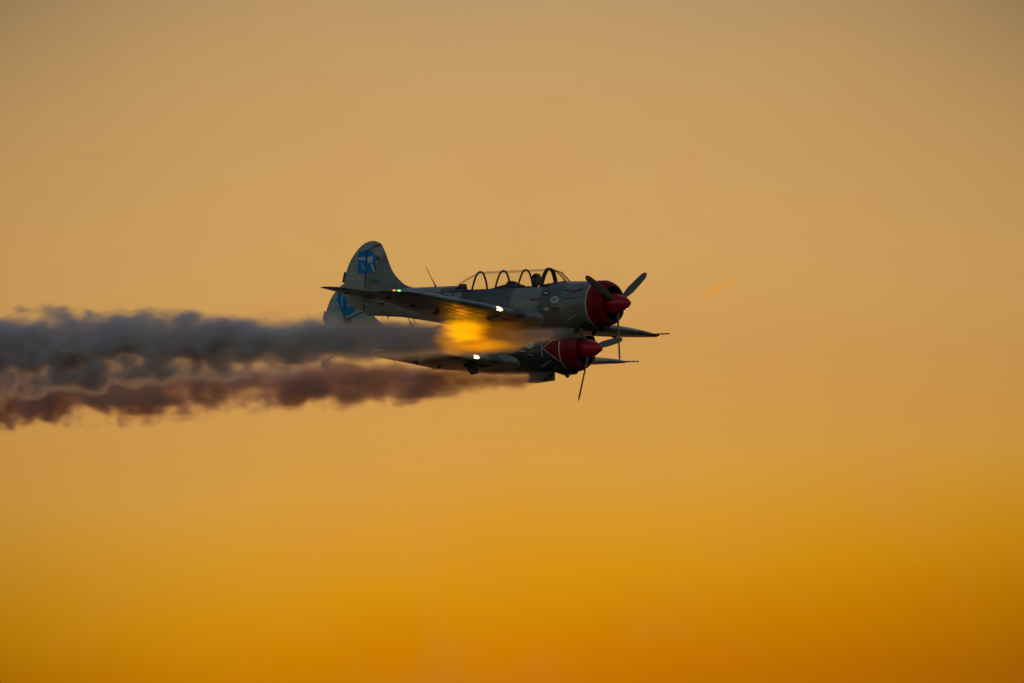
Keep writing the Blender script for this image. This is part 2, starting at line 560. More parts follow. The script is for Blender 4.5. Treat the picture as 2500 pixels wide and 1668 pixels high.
def make_aeroplane(style, blades):
    root = bpy.data.objects.new('aeroplane', None)
    root.empty_display_size = 0.5
    col.objects.link(root)
    two = style == 2
    mside, mfin = (M['side2'], M['fin2']) if two else (M['side'], M['fin'])
    mwing = M['wing']

    # fuselage shell with an open cockpit
    angs = [-90, -75, -60, -45, -30, -15, 0, 12, 24, 36, 47.4, 60, 72, 81, 90, 99, 108, 120, 132.6, 144, 156, 168, 180, 195, 210, 225, 240, 255]
    xs = [-0.83, -0.95, -1.1, -1.3, -1.5, -1.7, -1.85, -2.0, -2.24, -2.5, -2.8, -3.1, -3.45, -3.8, -4.1, -4.4, -4.55, -4.75, -5.0, -5.3, -5.6, -5.9, -6.15, -6.45, -6.7, -6.9, -7.0, -7.08, -7.12]
    V, F = [], []
    n = len(angs)
    for x in xs:
        top, bot, wd = interp(FUS, x)
        zc, h = (top + bot) / 2, (top - bot) / 2
        for a in angs:
            V.append((x, wd * math.cos(R(a)), zc + h * math.sin(R(a))))
    for i in range(len(xs) - 1):
        for k in range(n):
            if -4.5 < (xs[i] + xs[i + 1]) / 2 < -2.0 and 10 <= k < 18:
                continue
            a, b = i * n + k, i * n + (k + 1) % n
            F.append((a, b, b + n, a + n))
    F.append(tuple(range((len(xs) - 1) * n, len(xs) * n)))
    mesh_obj('fuselage', V, F, mside, root, 50)
    # inner tub, so that one looks into a dark cockpit
    V, F = [], []
    for x in (-2.02, -4.5):
        for y, z in ((0.275, 0.352), (0.30, 0.0), (0.25, -0.3), (-0.25, -0.3), (-0.30, 0.0), (-0.275, 0.352)):
            V.append((x, y, z))
    F = [(k, k + 1, k + 7, k + 6) for k in range(5)] + [(0, 1, 2, 3, 4, 5), (6, 7, 8, 9, 10, 11)]
    mesh_obj('cockpit_tub', V, F, M['interior'], root, 0)
    for sx in (-2.78, -3.85):
        V, F = loft_vf([[(sx + 0.04 - 0.10 * t, y, -0.2 + 0.56 * t) for y in (-0.2, 0.2)] + [(sx - 0.05 - 0.10 * t, y, -0.2 + 0.56 * t) for y in (0.2, -0.2)] for t in (0, 0.5, 0.92, 1.0)])
        mesh_obj('seat', V, F, M['interior'], root, 30)
    # instrument hoods
    for hx, ht, hl in ((-2.10, 0.475, 0.45), (-2.98, 0.500, 0.95)):
        rings = []
        for t in range(9):
            x = hx + 0.14 - hl * t / 8
            hh = (ht - 0.35) * math.sin(math.pi * min(1, 0.15 + 0.85 * (t / 8) ** 0.8)) + 0.012
            rings.append([(x, 0.255 * math.cos(a), 0.345 + hh * math.sin(a)) for a in [math.pi * k / 10 for k in range(11)]])
        V, F = loft_vf(rings, closed=False, caps=False)
        mesh_obj('instrument_hood', V, F, M['interior'], root, 60)

    V, F = loft_vf([[(x, y, z) for y, z in ((-0.10, 0.42), (-0.10, zt), (-0.06, zt + 0.02), (0.06, zt + 0.02), (0.10, zt), (0.10, 0.42))] for x, zt in ((-3.10, 0.49), (-3.16, 0.535), (-3.26, 0.54), (-3.30, 0.50))])
    mesh_obj('headrest', V, F, M['interior'], root, 30)

    # engine cowling
    cw = lathe_x('cowling', [(-0.83, 0.493), (-0.78, 0.499), (-0.72, 0.501), (-0.65, 0.494), (-0.58, 0.475), (-0.52, 0.446), (-0.475, 0.412), (-0.455, 0.388),
                             (-0.460, 0.372)], M['red2'] if two else M['red'], root, 64)
    CW = [(-0.82, 0.4955), (-0.78, 0.4995), (-0.72, 0.5015), (-0.65, 0.4945), (-0.58, 0.4755), (-0.52, 0.4465), (-0.475, 0.4125)]
    for a in (-172, -140, -35, -8, 30, 62, 118, 150):
        tube('cowling_seam', [(x, -r * math.cos(R(a)), r * math.sin(R(a))) for x, r in CW], 0.0035, M['engine'], cw, 5)
    tube('cowling_seam', [(-0.64, 0.4935 * math.cos(2 * math.pi * k / 64), 0.4935 * math.sin(2 * math.pi * k / 64)) for k in range(65)], 0.0035, M['engine'], cw, 5)
    V, F = loft_vf([[(x, r * math.cos(2 * math.pi * k / 64), r * math.sin(2 * math.pi * k / 64)) for k in range(64)] for x, r in ((-0.815, 0.500), (-0.845, 0.500), (-0.845, 0.485), (-0.815, 0.485), (-0.815, 0.500))], caps=False)
    mesh_obj('cowling_stripe', V, F, M['white'], cw, 30)
    lathe_x('cowling_duct', [(-0.460, 0.3725), (-0.48, 0.357), (-0.53, 0.352), (-0.62, 0.350), (-0.93, 0.352)], M['engine'], cw, 64)
    eng = lathe_x('engine', [(-0.70, 0.0), (-0.70, 0.12), (-0.74, 0.345), (-0.92, 0.345), (-0.92, 0.0)], M['engine'], root, 36)
    V, F = [], []
    for k in range(9):
        a = 2 * math.pi * k / 9
        p0, p1 = Vector((-0.68, 0.10 * math.cos(a), 0.10 * math.sin(a))), Vector((-0.68, 0.33 * math.cos(a), 0.33 * math.sin(a)))
        v_, f_ = tube_vf([p0, p0.lerp(p1, 0.5), p1], 0.055, 10)
        F += [tuple(i + len(V) for i in f) for f in f_]
        V += v_
    cyl = mesh_obj('engine_cylinders', V, F, M['soot'], eng, 40)
    cyl['kind'] = 'stuff'
    # spinner and blades
    lathe_x('spinner', [(0.0, 0.004), (-0.012, 0.028), (-0.04, 0.057), (-0.09, 0.095), (-0.16, 0.138), (-0.24, 0.175), (-0.32, 0.202), (-0.40, 0.220), (-0.47, 0.228), (-0.58, 0.230), (-0.60, 0.20), (-0.60, 0.0)], M['spinner'], root, 40)
    for ang in blades:
        rings = []
        for i in range(29):
            t = i / 28
            r = 0.17 + 1.05 * t
            ch = 0.08 + 0.08 * min(1, t / 0.35) if t < 0.35 else 0.16 - 0.03 * (t - 0.35) / 0.65
            if t > 0.80: ch *= math.sqrt(max(0.008, 1 - ((t - 0.80) / 0.203) ** 2.4))
            th = 0.05 * (1 - t) ** 1.6 + 0.010
            pitch = R(48 - 30 * t ** 0.7)
            ring = []
            for k in range(12):
                a = 2 * math.pi * k / 12
                cc, tt = math.cos(a) * ch / 2, math.sin(a) * th / 2
                xx = cc * math.sin(pitch) + tt * math.cos(pitch)
                yy = cc * math.cos(pitch) - tt * math.sin(pitch)
                # blade runs along +Z, then is turned about X
                ring.append(Matrix.Rotation(R(-ang), 3, 'X') @ Vector((-0.36 + xx, yy, r)))
            rings.append(ring)
        V, F = loft_vf(rings)
        bl = mesh_obj('propeller_blade', V, F, M['blade'], root, 60)

    # exhausts, smoke nozzle, hanging parts under the nose
    tube('exhaust_pipe', [(-1.0, -0.26, -0.36), (-1.10, -0.30, -0.50), (-1.22, -0.31, -0.60)], 0.045, M['soot'], root, 12)
    tube('exhaust_pipe', [(-1.0, 0.26, -0.36), (-1.10, 0.30, -0.50), (-1.22, 0.31, -0.60)], 0.045, M['soot'], root, 12)
    tube('smoke_nozzle', [(-1.10, -0.40, -0.27), (-1.25, -0.42, -0.35), (-1.36, -0.42, -0.42)], 0.017, M['metal'], root, 8)
    V, F = loft_vf([[(x, y * 0.12, z) for y, z in ((-1, zt), (1, zt), (0.8, zb), (-0.8, zb))] for x, zt, zb in ((-0.72, -0.47, -0.50), (-0.78, -0.47, -0.56), (-1.0, -0.45, -0.585), (-1.2, -0.48, -0.53))])
    mesh_obj('air_intake', V, F, M['soot'], root, 30)
    # scoop hanging at the belly
    prof = [(-1.32, -0.38), (-1.32, -0.70), (-1.55, -0.725), (-1.80, -0.755), (-2.02, -0.745), (-1.88, -0.655), (-1.99, -0.50), (-2.08, -0.40)]
    V = [(x, -0.13, z) for x, z in prof] + [(x, 0.02, z) for x, z in prof]
    k = len(prof)
    F = [tuple(range(k)), tuple(range(k, 2 * k))[::-1]] + [(i, (i + 1) % k, (i + 1) % k + k, i + k) for i in range(k)]
    mesh_obj('belly_scoop', V, F, mside, root, 20)
    for s in (-1, 1):
        # half retracted main wheel in its well under the wing, with its little door
        zd = -0.57 if two else -0.435
        prof = [(-2.50, -0.34), (-2.50, zd), (-2.66, zd - 0.03), (-2.74, zd + 0.04), (-2.82, -0.36)]
        V = [(x, s * 1.22, z) for x, z in prof] + [(x, s * 1.28, z) for x, z in prof]
        k = len(prof)
        F = [tuple(range(k)), tuple(range(k, 2 * k))[::-1]] + [(i, (i + 1) % k, (i + 1) % k + k, i + k) for i in range(k)]
        mesh_obj('wheel_fairing', V, F, mside, root, 20)
        lathe_wheel = [(0.02, 0.0), (0.02, 0.13), (0.04, 0.16), (0.09, 0.16), (0.12, 0.13), (0.12, 0.0)]
        rings = [[(-2.78 + r * math.cos(a), s * 1.12 + r * math.sin(a), -0.455 + x) for a in [2 * math.pi * q / 24 for q in range(24)]] for x, r in lathe_wheel]
        V, F = loft_vf(rings, caps=False)
        mesh_obj('main_wheel', V, F, M['black'], root, 40)

    # wings
    for s in (-1, 1):
        wing = wing_piece('wing', 0.28, 4.65, 0.0, 0.73, s, mwing, root)
        wing_piece('flap', 0.50, 2.55, 0.738, 1.0, s, mwing, root)
        wing_piece('aileron', 2.575, 3.95, 0.738, 1.0, s, mwing, root)
        wing_piece('wing_tip', 3.97, 4.65, 0.731, 1.0, s, mwing, wing)
        wing_piece('wing_fillet', 0.28, 0.49, 0.731, 1.0, s, mside, wing)
        for y in (1.0, 2.0, 2.9, 3.9):
            p = wing_point(y, 0.72, s, -1)
            ch = 0.22
            prof = [(0.06, 0.01), (0.01, -0.022), (-0.03, -0.028), (-0.12, 0.0)]
            V = [(p.x + a, p.y + d, p.z + b) for d in (-0.012, 0.012) for a, b in prof]
            F = [(0, 1, 2, 3), (7, 6, 5, 4), (0, 4, 5, 1), (1, 5, 6, 2), (2, 6, 7, 3), (3, 7, 4, 0)]
            mesh_obj('hinge_bracket', V, F, M['black'], wing, 0)
        # wheel well ahead of the spar, its shade painted as a flat black patch
        V, F = [], []
        for i in range(7):
            y = 0.62 + 0.66 * i / 6
            for j in range(5):
                p = wing_point(y, 0.13 + 0.17 * j / 4, s, -1)
                V.append((p.x, p.y, p.z - 0.004))
        F = [(i * 5 + j, i * 5 + j + 1, i * 5 + j + 6, i * 5 + j + 5) for i in range(6) for j in range(4)]
        mesh_obj('wheel_well', V, F, M['black'], wing, 60)
        # downward blade aerial / mass balance
        p = wing_point(2.35, 0.55, s, -1)
        prof = [(0.06, 0.02), (0.015, -0.11), (-0.02, -0.11), (-0.07, 0.02)]
        V = [(p.x + a, p.y + d, p.z + b) for d in (-0.006, 0.006) for a, b in prof]
        mesh_obj('balance_horn', V, [(0, 1, 2, 3), (7, 6, 5, 4), (0, 4, 5, 1), (1, 5, 6, 2), (2, 6, 7, 3), (3, 7, 4, 0)], mside, wing, 0)
        # sheet laps along the underside
        for fx in (0.18, 0.34, 0.50, 0.64):
            V = []
            ys = [0.9 + 2.8 * i / 10 for i in range(11)]
            for y in ys:
                p = wing_point(y, fx, s, -1)
                V += [(p.x - 0.012, p.y, p.z - 0.001), (p.x, p.y, p.z - 0.006), (p.x + 0.012, p.y, p.z - 0.001)]
            F = [(3 * i + j, 3 * i + j + 1, 3 * i + j + 4, 3 * i + j + 3) for i in range(10) for j in range(2)]
            mesh_obj('stringer', V, F, mwing, wing, 0)
        # navigation light at the tip
        ny = 4.45
        lp = wing_point(ny, 0.0, s, 1)
        rings = [[(lp.x + 0.02 - 0.10 * t + 0.02, s * (ny + 0.03) + rr * math.cos(a), lp.z + 0.012 + rr * math.sin(a)) for a in [2 * math.pi * q / 12 for q in range(12)]] for t, rr in ((0, 0.004), (0.2, 0.014), (0.5, 0.019), (0.8, 0.016), (1.0, 0.006))]
        V, F = loft_vf(rings)
        if s < 0:
            mesh_obj('navigation_light', V, F, M['green2'] if two else M['green'], wing, 60)
            o = mesh_obj('navigation_light', [(x - 0.045, y - 0.10, z - 0.004) for x, y, z in V], F, M['amber2'] if two else M['amber'], wing, 60)
        else:
            mesh_obj('navigation_light', V, F, M['redprint'], wing, 60)
    # landing light let into the starboard leading edge
    ll_y = 1.45
    for nm, mt, y0, y1, a0, a1, off in (('landing_light', M['lamp'], 1.375, 1.51, -0.046, 0.048, 0.007), ('lamp_rim', M['lamprim'], 1.33, 1.52, -0.060, 0.060, 0.003)):
        V, F = [], []
        ny_, na = 9, 9
        for i in range(ny_):
            y = y0 + (y1 - y0) * i / (ny_ - 1)
            yy, le, ch, th, z, inc = wst(y)
            z += 0.3 * ch * math.tan(R(inc))
            # narrower towards the root: a rounded D
            tt = (y - y0) / (y1 - y0)
            k = math.sqrt(max(0.02, 1 - (1 - min(1, tt * 1.6)) ** 2))
            for j in range(na):
                q = a0 + (a1 - a0) * j / (na - 1)
                q *= k
                dz_ = q + 0.003
                rr = th * th * 1.1 * ch
                xx = le + off - min(0.09, (q - 0.01) ** 2 / (2 * rr))
                V.append((xx, -y, z + dz_))
        for i in range(ny_ - 1):
            for j in range(na - 1):
                a = i * na + j
                F.append((a, a + 1, a + na + 1, a + na))
        mesh_obj(nm, V, F, mt, root, 60)
    # striped air-speed probe on the port wing
    for i in range(9):
        x0 = -2.68 + 0.054 * i
        tube('probe_band', [(x0, 4.22, -0.150), (x0 + 0.052, 4.22, -0.148)], 0.014, (M['white'] if two else M['redprint']) if i % 2 else M['ink'], root, 8)

    # fin and rudder
    fin_le = [(-5.85, 0.485), (-6.02, 0.525), (-6.153, 0.581), (-6.349, 0.726), (-6.487, 0.878), (-6.59, 1.059), (-6.694, 1.27), (-6.76, 1.38), (-6.81, 1.445)]
    fin_h = [(HX, z) for z in (0.38, 0.44, 0.52, 0.66, 0.83, 0.99, 1.13, 1.22, 1.305)]
    def smooth_row(pts, k=4):
        out = []
        P_ = [pts[0]] + list(pts) + [pts[-1]]
        for i in range(1, len(P_) - 2):
            a, b, c, d = P_[i - 1:i + 3]
            for q in range(k):
                t = q / k
                out.append(tuple(0.5 * (2 * b[m_] + (c[m_] - a[m_]) * t + (2 * a[m_] - 5 * b[m_] + 4 * c[m_] - d[m_]) * t * t + (3 * b[m_] - a[m_] - 3 * c[m_] + d[m_]) * t ** 3) for m_ in (0, 1)))
        out.append(tuple(pts[-1]))
        return out
    def slab(name, front, rear, tf, tr, tmid, mat, parent, round_front=False):
        rings = []
        for (fx, fz), (rx, rz) in zip(front, rear):
            up, lo = [], []
            for j in range(9):
                t = j / 8
                x, z = fx + (rx - fx) * t, fz + (rz - fz) * t
                hh = tf + (tr - tf) * t + tmid * math.sin(math.pi * t ** 0.7)
                if j == 0: hh *= 0.5
                up.append((x, hh, z)); lo.append((x, -hh, z))
            rings.append(up + lo[::-1])
        V, F = loft_vf(rings)
        return mesh_obj(name, V, F, mat, parent, 50)
    fin_le = smooth_row(fin_le)
    fin_h = [tuple(a) for h0, h1 in zip(fin_h, fin_h[1:]) for a in [(HX, h0[1] + (h1[1] - h0[1]) * q / 4) for q in range(4)]] + [fin_h[-1]]
    fin = slab('fin', fin_le, fin_h, 0.006, 0.043, 0.010, mfin, root)
    front = [(HX - 0.014, z) for z in (0.03, 0.06, 0.10, 0.15, 0.24, 0.41, 0.57, 0.70, 0.88, 1.05, 1.19)] + [(-7.182, 1.315), (-7.06, 1.360), (-6.94, 1.405), (-6.815, 1.452)]
    rear = [(-7.20, 0.028), (-7.344, 0.062), (-7.475, 0.097), (-7.59, 0.152), (-7.69, 0.235), (-7.763, 0.41), (-7.798, 0.57), (-7.784, 0.67), (-7.74, 0.88), (-7.66, 1.08), (-7.56, 1.23), (-7.40, 1.40), (-7.22, 1.502), (-7.02, 1.531), (-6.87, 1.488)]
    rear = smooth_row(rear)
    fr_ = []
    for h0, h1 in zip(front, front[1:]):
        fr_ += [(h0[0] + (h1[0] - h0[0]) * q / 4, h0[1] + (h1[1] - h0[1]) * q / 4) for q in range(4)]
    front = fr_ + [front[-1]]
    rud = slab('rudder', front, rear, 0.040, 0.006, 0.004, mfin, root)
    slab('trim_tab', [(-7.772, 0.655), (-7.742, 0.872)], [(-7.845, 0.658), (-7.80, 0.885)], 0.010, 0.006, 0.0, M['frame'] if not two else mfin, rud)
    for z in (0.12, 0.74):
        tube('rudder_hinge', [(HX - 0.007, -0.05, z - 0.025), (HX - 0.007, -0.05, z + 0.025)], 0.015, M['black'], rud, 8)

    # tailplane
    TST = [(0.06, -6.47, -7.64, 0.075), (0.5, -6.62, -7.53, 0.08), (1.0, -6.77, -7.42, 0.085), (1.25, -6.88, -7.37, 0.085), (1.42, -7.00, -7.32, 0.07), (1.52, -7.10, -7.255, 0.05)]
    for s in (-1, 1):
        def ring(y, le, te, th, a, b):
            ch = le - te
            return [(le - px * ch, s * y, 0.385 + pz * ch) for px, pz in naca(12, th, 0.0, a, b)]
        hx = -7.13
        V, F = loft_vf([ring(y, le, te, th, 0.0, min(0.97, (le - hx) / (le - te))) for y, le, te, th in TST])
        tp = mesh_obj('tailplane', V, F, mwing, root, 40)
        V, F = loft_vf([ring(y, le, te, th, min(0.98, (le - hx + 0.014) / (le - te)), 1.0) for y, le, te, th in TST[:5]])
        mesh_obj('elevator', V, F, mwing, root, 40)
        tube('hinge_bracket', [(hx + 0.03, s * 0.72, 0.34), (hx - 0.05, s * 0.72, 0.335)], 0.012, M['black'], tp, 6)

    # tail wheel on its long leg
    wr = 0.115 if two else 0.085
    wz = -0.29 if two else -0.20
    wx = -7.72 if two else -7.645
    leg = tube('tail_leg', [(-7.08, 0, 0.03), (-7.30, 0, -0.01), (-7.48, 0, -0.085), (wx, 0, wz + 0.06)], [0.010, 0.012, 0.014, 0.022], M['black'], root, 10)
    tube('tail_leg_strut', [(-7.05, 0, -0.03), (-7.40, 0, -0.11), (-7.60, 0, -0.165)], 0.006, M['metal'], leg, 8)
    rings = [[(wx + r * math.cos(a), yy, wz + r * math.sin(a)) for a in [2 * math.pi * q / 28 for q in range(28)]] for yy, r in ((-0.03, 0.0), (-0.03, wr * 0.62), (-0.045, wr * 0.7), (-0.045, wr * 0.9), (-0.025, wr), (0.025, wr), (0.045, wr * 0.9), (0.045, wr * 0.7), (0.03, wr * 0.62), (0.03, 0.0))]
    V, F = loft_vf(rings, caps=False)
    wh = mesh_obj('tail_wheel', V, F, M['black'], root, 40)
    rings = [[(wx + r * math.cos(a), yy, wz + r * math.sin(a)) for a in [2 * math.pi * q / 28 for q in range(28)]] for yy, r in ((-0.052, 0.0), (-0.050, wr * 0.97), (-0.044, wr * 0.97))]
    V, F = loft_vf(rings, caps=False)
    mesh_obj('wheel_disc', V, F, M['blue'] if two else M['frame'], wh, 40)

    # aerials, beacon
    tube('whip_aerial', [(-5.28, 0, 0.485), (-5.30, 0, 0.53), (-5.40, 0, 0.67), (-5.565, 0, 0.915)], [0.028, 0.016, 0.008, 0.006], M['frame'], root, 8)
    tube('belly_aerial', [(-5.86, 0, -0.17), (-5.80, 0, -0.25), (-5.73, 0, -0.345)], [0.010, 0.006, 0.004], M['frame'], root, 6)
    for nm, mt, prof in (('beacon_base', 'frame', ((0.36, 0.10), (0.468, 0.10), (0.472, 0.08))), ('beacon', 'beacon', ((0.470, 0.088), (0.475, 0.088), (0.520, 0.086), (0.530, 0.075), (0.533, 0.0)))):
        V, F = loft_vf([[(-4.545 + r * math.sin(b), r * math.cos(b), z) for b in [2 * math.pi * q / 20 for q in range(20)]] for z, r in prof])
        mesh_obj(nm, V, F, M[mt], root, 50)
    tube('drain_pipe', [(-6.45, -0.10, -0.10), (-6.47, -0.10, -0.16)], 0.014, M['black'], root, 6)
    tube('control_cable', [(-7.12, -0.115, 0.22), (-6.87, -0.165, 0.185), (-6.62, -0.20, 0.15)], 0.008, M['black'], root, 6)

    # canopy: rails, hoops, panes, windscreen
    def arch(x, h, wd=0.275, zb=0.36, n=20, lean=0.0):
        out = []
        for k in range(n + 1):
            a = math.pi * k / n
            c_ = math.cos(a)
            out.append((x, wd * c_, zb + h * (1 - abs(c_) ** 2.35)))
        return out
    H = 0.43
    for s in (-1, 1):
        tube('canopy_rail', [(-2.18, s * 0.283, 0.352), (-3.2, s * 0.283, 0.356), (-4.06, s * 0.283, 0.352), (-4.52, s * 0.30, 0.338)], 0.018, M['frame'], root, 8)
    for x, hh in ((-4.075, 0.418), (-3.45, 0.423), (-2.845, 0.426)):
        V, F = tube_vf(arch(x, hh), 0.021, 8)
        mesh_obj('canopy_hoop', V, F, M['frame'], root, 60)
    for dxx, rr in ((0.0, 0.026), (0.055, 0.022)):
        V, F = tube_vf(arch(-2.24 + dxx, 0.432), rr, 8)
        mesh_obj('canopy_hoop', V, F, M['frame'], root, 60)
    bays = [[(-4.72, 0.006, 0.02, 0.49), (-4.55, 0.16, 0.20, 0.42), (-4.40, 0.275, 0.25, 0.38), (-4.24, 0.355, 0.272, 0.365), (-4.095, 0.412, 0.275, 0.36)],
            [(-4.055, 0.418, 0.275, 0.36), (-3.75, 0.424, 0.275, 0.36), (-3.47, 0.424, 0.275, 0.36)],
            [(-3.43, 0.424, 0.275, 0.36), (-3.15, 0.428, 0.275, 0.36), (-2.865, 0.428, 0.275, 0.36)],
            [(-2.825, 0.428, 0.275, 0.36), (-2.55, 0.434, 0.275, 0.36), (-2.265, 0.434, 0.275, 0.36)],
            [(-2.17, 0.43, 0.272, 0.36), (-2.04, 0.39, 0.25, 0.385), (-1.94, 0.31, 0.22, 0.415), (-1.82, 0.165, 0.17, 0.46), (-1.70, 0.012, 0.10, 0.503)]]
    for i, bay in enumerate(bays):
        V, F = loft_vf([arch(x, h, wd, zb) for x, h, wd, zb in bay], caps=False, closed=False)
        mesh_obj('windscreen' if i == 4 else 'canopy_pane', V, F, M['glass'], root, 60)
    for s in (-1, 1):
        tube('windscreen_frame', [(-2.17, s * 0.10, 0.765), (-1.95, s * 0.085, 0.715), (-1.705, s * 0.085, 0.507)], 0.010, M['frame'], root, 6)
        tube('windscreen_frame', [(-2.15, s * 0.26, 0.42), (-1.90, s * 0.20, 0.45), (-1.705, s * 0.085, 0.507)], 0.012, M['frame'], root, 6)

    # ---------------- prints
    def finy(x, z):
        if x > HX:
            fx = min(fin_le, key=lambda p: abs(p[1] - z))[0]
            t = max(0.0, min(1.0, (fx - x) / (fx - HX)))
            return 0.006 + 0.037 * t + 0.010 * math.sin(math.pi * t ** 0.7)
        rx = min(rear, key=lambda p: abs(p[1] - z))[0]
        t = max(0.0, min(1.0, (HX - x) / (HX - rx)))
        return 0.040 - 0.034 * t + 0.004 * math.sin(math.pi * t ** 0.7)
    decal('hinge_gap', ribbon([(HX - 0.007, 0.42), (HX - 0.007, 0.8), (HX - 0.007, 1.305)], 0.020), M['ink'], root, ysurf=finy, off=0.010, sub=0.2)
    decal('horn_gap', ribbon([(HX - 0.007, 1.308), (-6.995, 1.380), (-6.815, 1.449)], 0.014), M['ink'], root, ysurf=lambda x, z: 0.034, off=0.012, sub=0.2)
    if not two:
        em = decal('fin_emblem', [(-7.41, 1.315), (-7.148, 1.318), (-6.971, 1.322), (-7.02, 1.226), (-6.972, 1.206), (-6.932, 1.236), (-6.918, 0.906), (-6.968, 0.828), (-7.408, 0.836)], M['blue'], root, ysurf=finy, off=0.004, sub=0.06)
        for pts in ([(-7.409, 1.157), (-7.37, 1.178), (-7.303, 1.187), (-7.179, 1.175), (-7.164, 1.117), (-7.299, 1.112), (-7.37, 1.130)],
                    oval(-7.064, 1.128, 0.074, 0.075),
                    [(-7.055, 1.019), (-7.002, 1.039), (-6.925, 0.881), (-6.965, 0.843)],
                    ribbon([(-7.305, 1.068), (-7.290, 1.02), (-7.262, 0.975), (-7.229, 0.945), (-7.166, 0.918)], 0.024)):
            decal('emblem_blade', pts, M['pale'], em, ysurf=finy, off=0.0075, sub=0.06)
        decal('fin_patch', [(-6.926, 1.196), (-6.841, 1.194), (-6.804, 1.15), (-6.836, 1.105), (-6.921, 1.107)], M['patch'], root, ysurf=finy, off=0.004, sub=0.06)
        decal('fin_lettering', [(-7.062, 0.696), (-6.80, 0.690), (-6.79, 0.650), (-6.86, 0.616), (-7.058, 0.616)], M['teal'], root, ysurf=finy, off=0.004, sub=0.06)
        # badges on the starboard side of the nose
        b1 = decal('badge', oval(-1.955, 0.216, 0.105, 0.052), M['ink'], root)
        decal('badge_mark', oval(-1.955, 0.222, 0.062, 0.016), M['pale'], b1, off=0.009)
        b2 = decal('badge', oval(-1.675, 0.066, 0.124, 0.076), M['pale'], root)
        for dz_ in (0.033, 0.004, -0.024):
            decal('badge_mark', ribbon([(-1.755, 0.066 + dz_ - 0.004), (-1.675, 0.066 + dz_ + 0.002), (-1.60, 0.066 + dz_ + 0.004)], 0.012), M['redprint'], b2, off=0.009)
        b3 = decal('badge', oval(-1.897, -0.126, 0.082, 0.037), M['pale'], root)
        decal('badge_mark', ribbon([(-1.945, -0.135), (-1.90, -0.115), (-1.865, -0.12)], 0.012), M['patch'], b3, off=0.009)
        lg = decal('badge', [(-1.781, -0.096), (-1.535, -0.100), (-1.553, -0.130), (-1.775, -0.130)], M['ink'], root)
        decal('badge_mark', ribbon([(-1.765, -0.137), (-1.735, -0.115), (-1.715, -0.125)], 0.010), M['pale'], lg, off=0.009)
        decal('badge', ribbon([(-1.77, -0.158), (-1.67, -0.162), (-1.57, -0.160)], 0.012), M['ink'], root)
        decal('red_lettering', [(-2.345, 0.120), (-2.14, 0.122), (-2.14, 0.068), (-2.345, 0.062)], M['redprint'], root)
        # winged emblem on the cowling side
        for pts, mt in ((ribbon([(-1.47, 0.285), (-1.40, 0.272), (-1.33, 0.268)], 0.018), 'ink'), (ribbon([(-1.45, 0.262), (-1.36, 0.25)], 0.012), 'ink'),
                        (ribbon([(-1.12, 0.268), (-1.0, 0.278), (-0.96, 0.288)], 0.016), 'ink'), (ribbon([(-1.12, 0.248), (-1.02, 0.258)], 0.012), 'ink'), (ribbon([(-1.12, 0.226), (-1.05, 0.236)], 0.010), 'ink'),
                        (ribbon([(-1.30, 0.185), (-1.28, 0.225), (-1.22, 0.262), (-1.16, 0.225), (-1.15, 0.185)], 0.035), 'redprint'), (oval(-1.225, 0.225, 0.022, 0.018, 10), 'pink'),
                        (ribbon([(-1.26, 0.14), (-1.20, 0.14)], 0.014), 'pink'), (ribbon([(-1.42, 0.08), (-1.08, 0.078)], 0.012), 'ink')):
            decal('winged_emblem', pts, M[mt], root, off=0.012 if mt == 'pink' else 0.006)
        # wavy white outlines aft of the cockpit
        for pts in ([(-4.78, 0.27), (-4.755, 0.30), (-4.73, 0.315), (-4.657, 0.295), (-4.60, 0.278), (-4.557, 0.271), (-4.518, 0.272)],
                    [(-4.754, 0.277), (-4.709, 0.286), (-4.65, 0.272), (-4.589, 0.246), (-4.52, 0.225), (-4.456, 0.217), (-4.359, 0.235), (-4.288, 0.257), (-4.275, 0.235), (-4.279, 0.202)],
                    [(-4.93, 0.285), (-4.90, 0.305), (-4.87, 0.30)]):
            decal('wavy_outline', ribbon(pts, 0.011), M['pale'], root, sub=0.1)
        decal('rail_slot', ribbon([(-4.53, 0.325), (-4.30, 0.330), (-4.07, 0.336)], 0.018), M['ink'], root, off=0.008)
        decal('pale_band', ribbon([(-5.93, 0.40), (-5.90, 0.1), (-5.89, -0.06), (-5.86, -0.14)], 0.035), M['palegrey'], root)
        decal('inspection_patch', oval(-6.56, 0.14, 0.085, 0.022), M['ink'], root)
        decal('belly_patch', oval(-5.22, -0.12, 0.10, 0.05), M['patch'], root)
        decal('belly_patch', oval(-4.92, -0.16, 0.05, 0.035), M['patch'], root)
    else:
        # red arrow running aft from the cowling, outlined white
        V, F = [], []
        nr = 25
        for i in range(nr):
            z = 0.30 - 0.60 * i / (nr - 1)
            xa = -1.275 + abs(z) / 0.30 * 0.425
            for j in range(7):
                x = xa + (-0.848 - xa) * j / 6
                V.append((x, -(side_y(x, z) + 0.006), z))
        F = [(i * 7 + j, i * 7 + j + 1, (i + 1) * 7 + j + 1, (i + 1) * 7 + j) for i in range(nr - 1) for j in range(6)]
        arrow = mesh_obj('red_arrow', V, F, M['red2'], root, 60)
        decal('arrow_outline', ribbon([(-0.85 - 0.425 * t / 8, 0.30 - 0.30 * t / 8) for t in range(9)] , 0.016), M['white'], arrow, off=0.010, sub=0.2)
        decal('arrow_outline', ribbon([(-0.85 - 0.425 * t / 8, -0.30 + 0.30 * t / 8) for t in range(9)] , 0.016), M['white'], arrow, off=0.010, sub=0.2)
        decal('nose_stripe', ribbon([(-1.31, 0.30 - 0.06 * t) for t in range(9)], 0.020), M['white'], root, sub=0.2)
        b2 = decal('badge', oval(-1.65, 0.065, 0.105, 0.07), M['pale'], root)
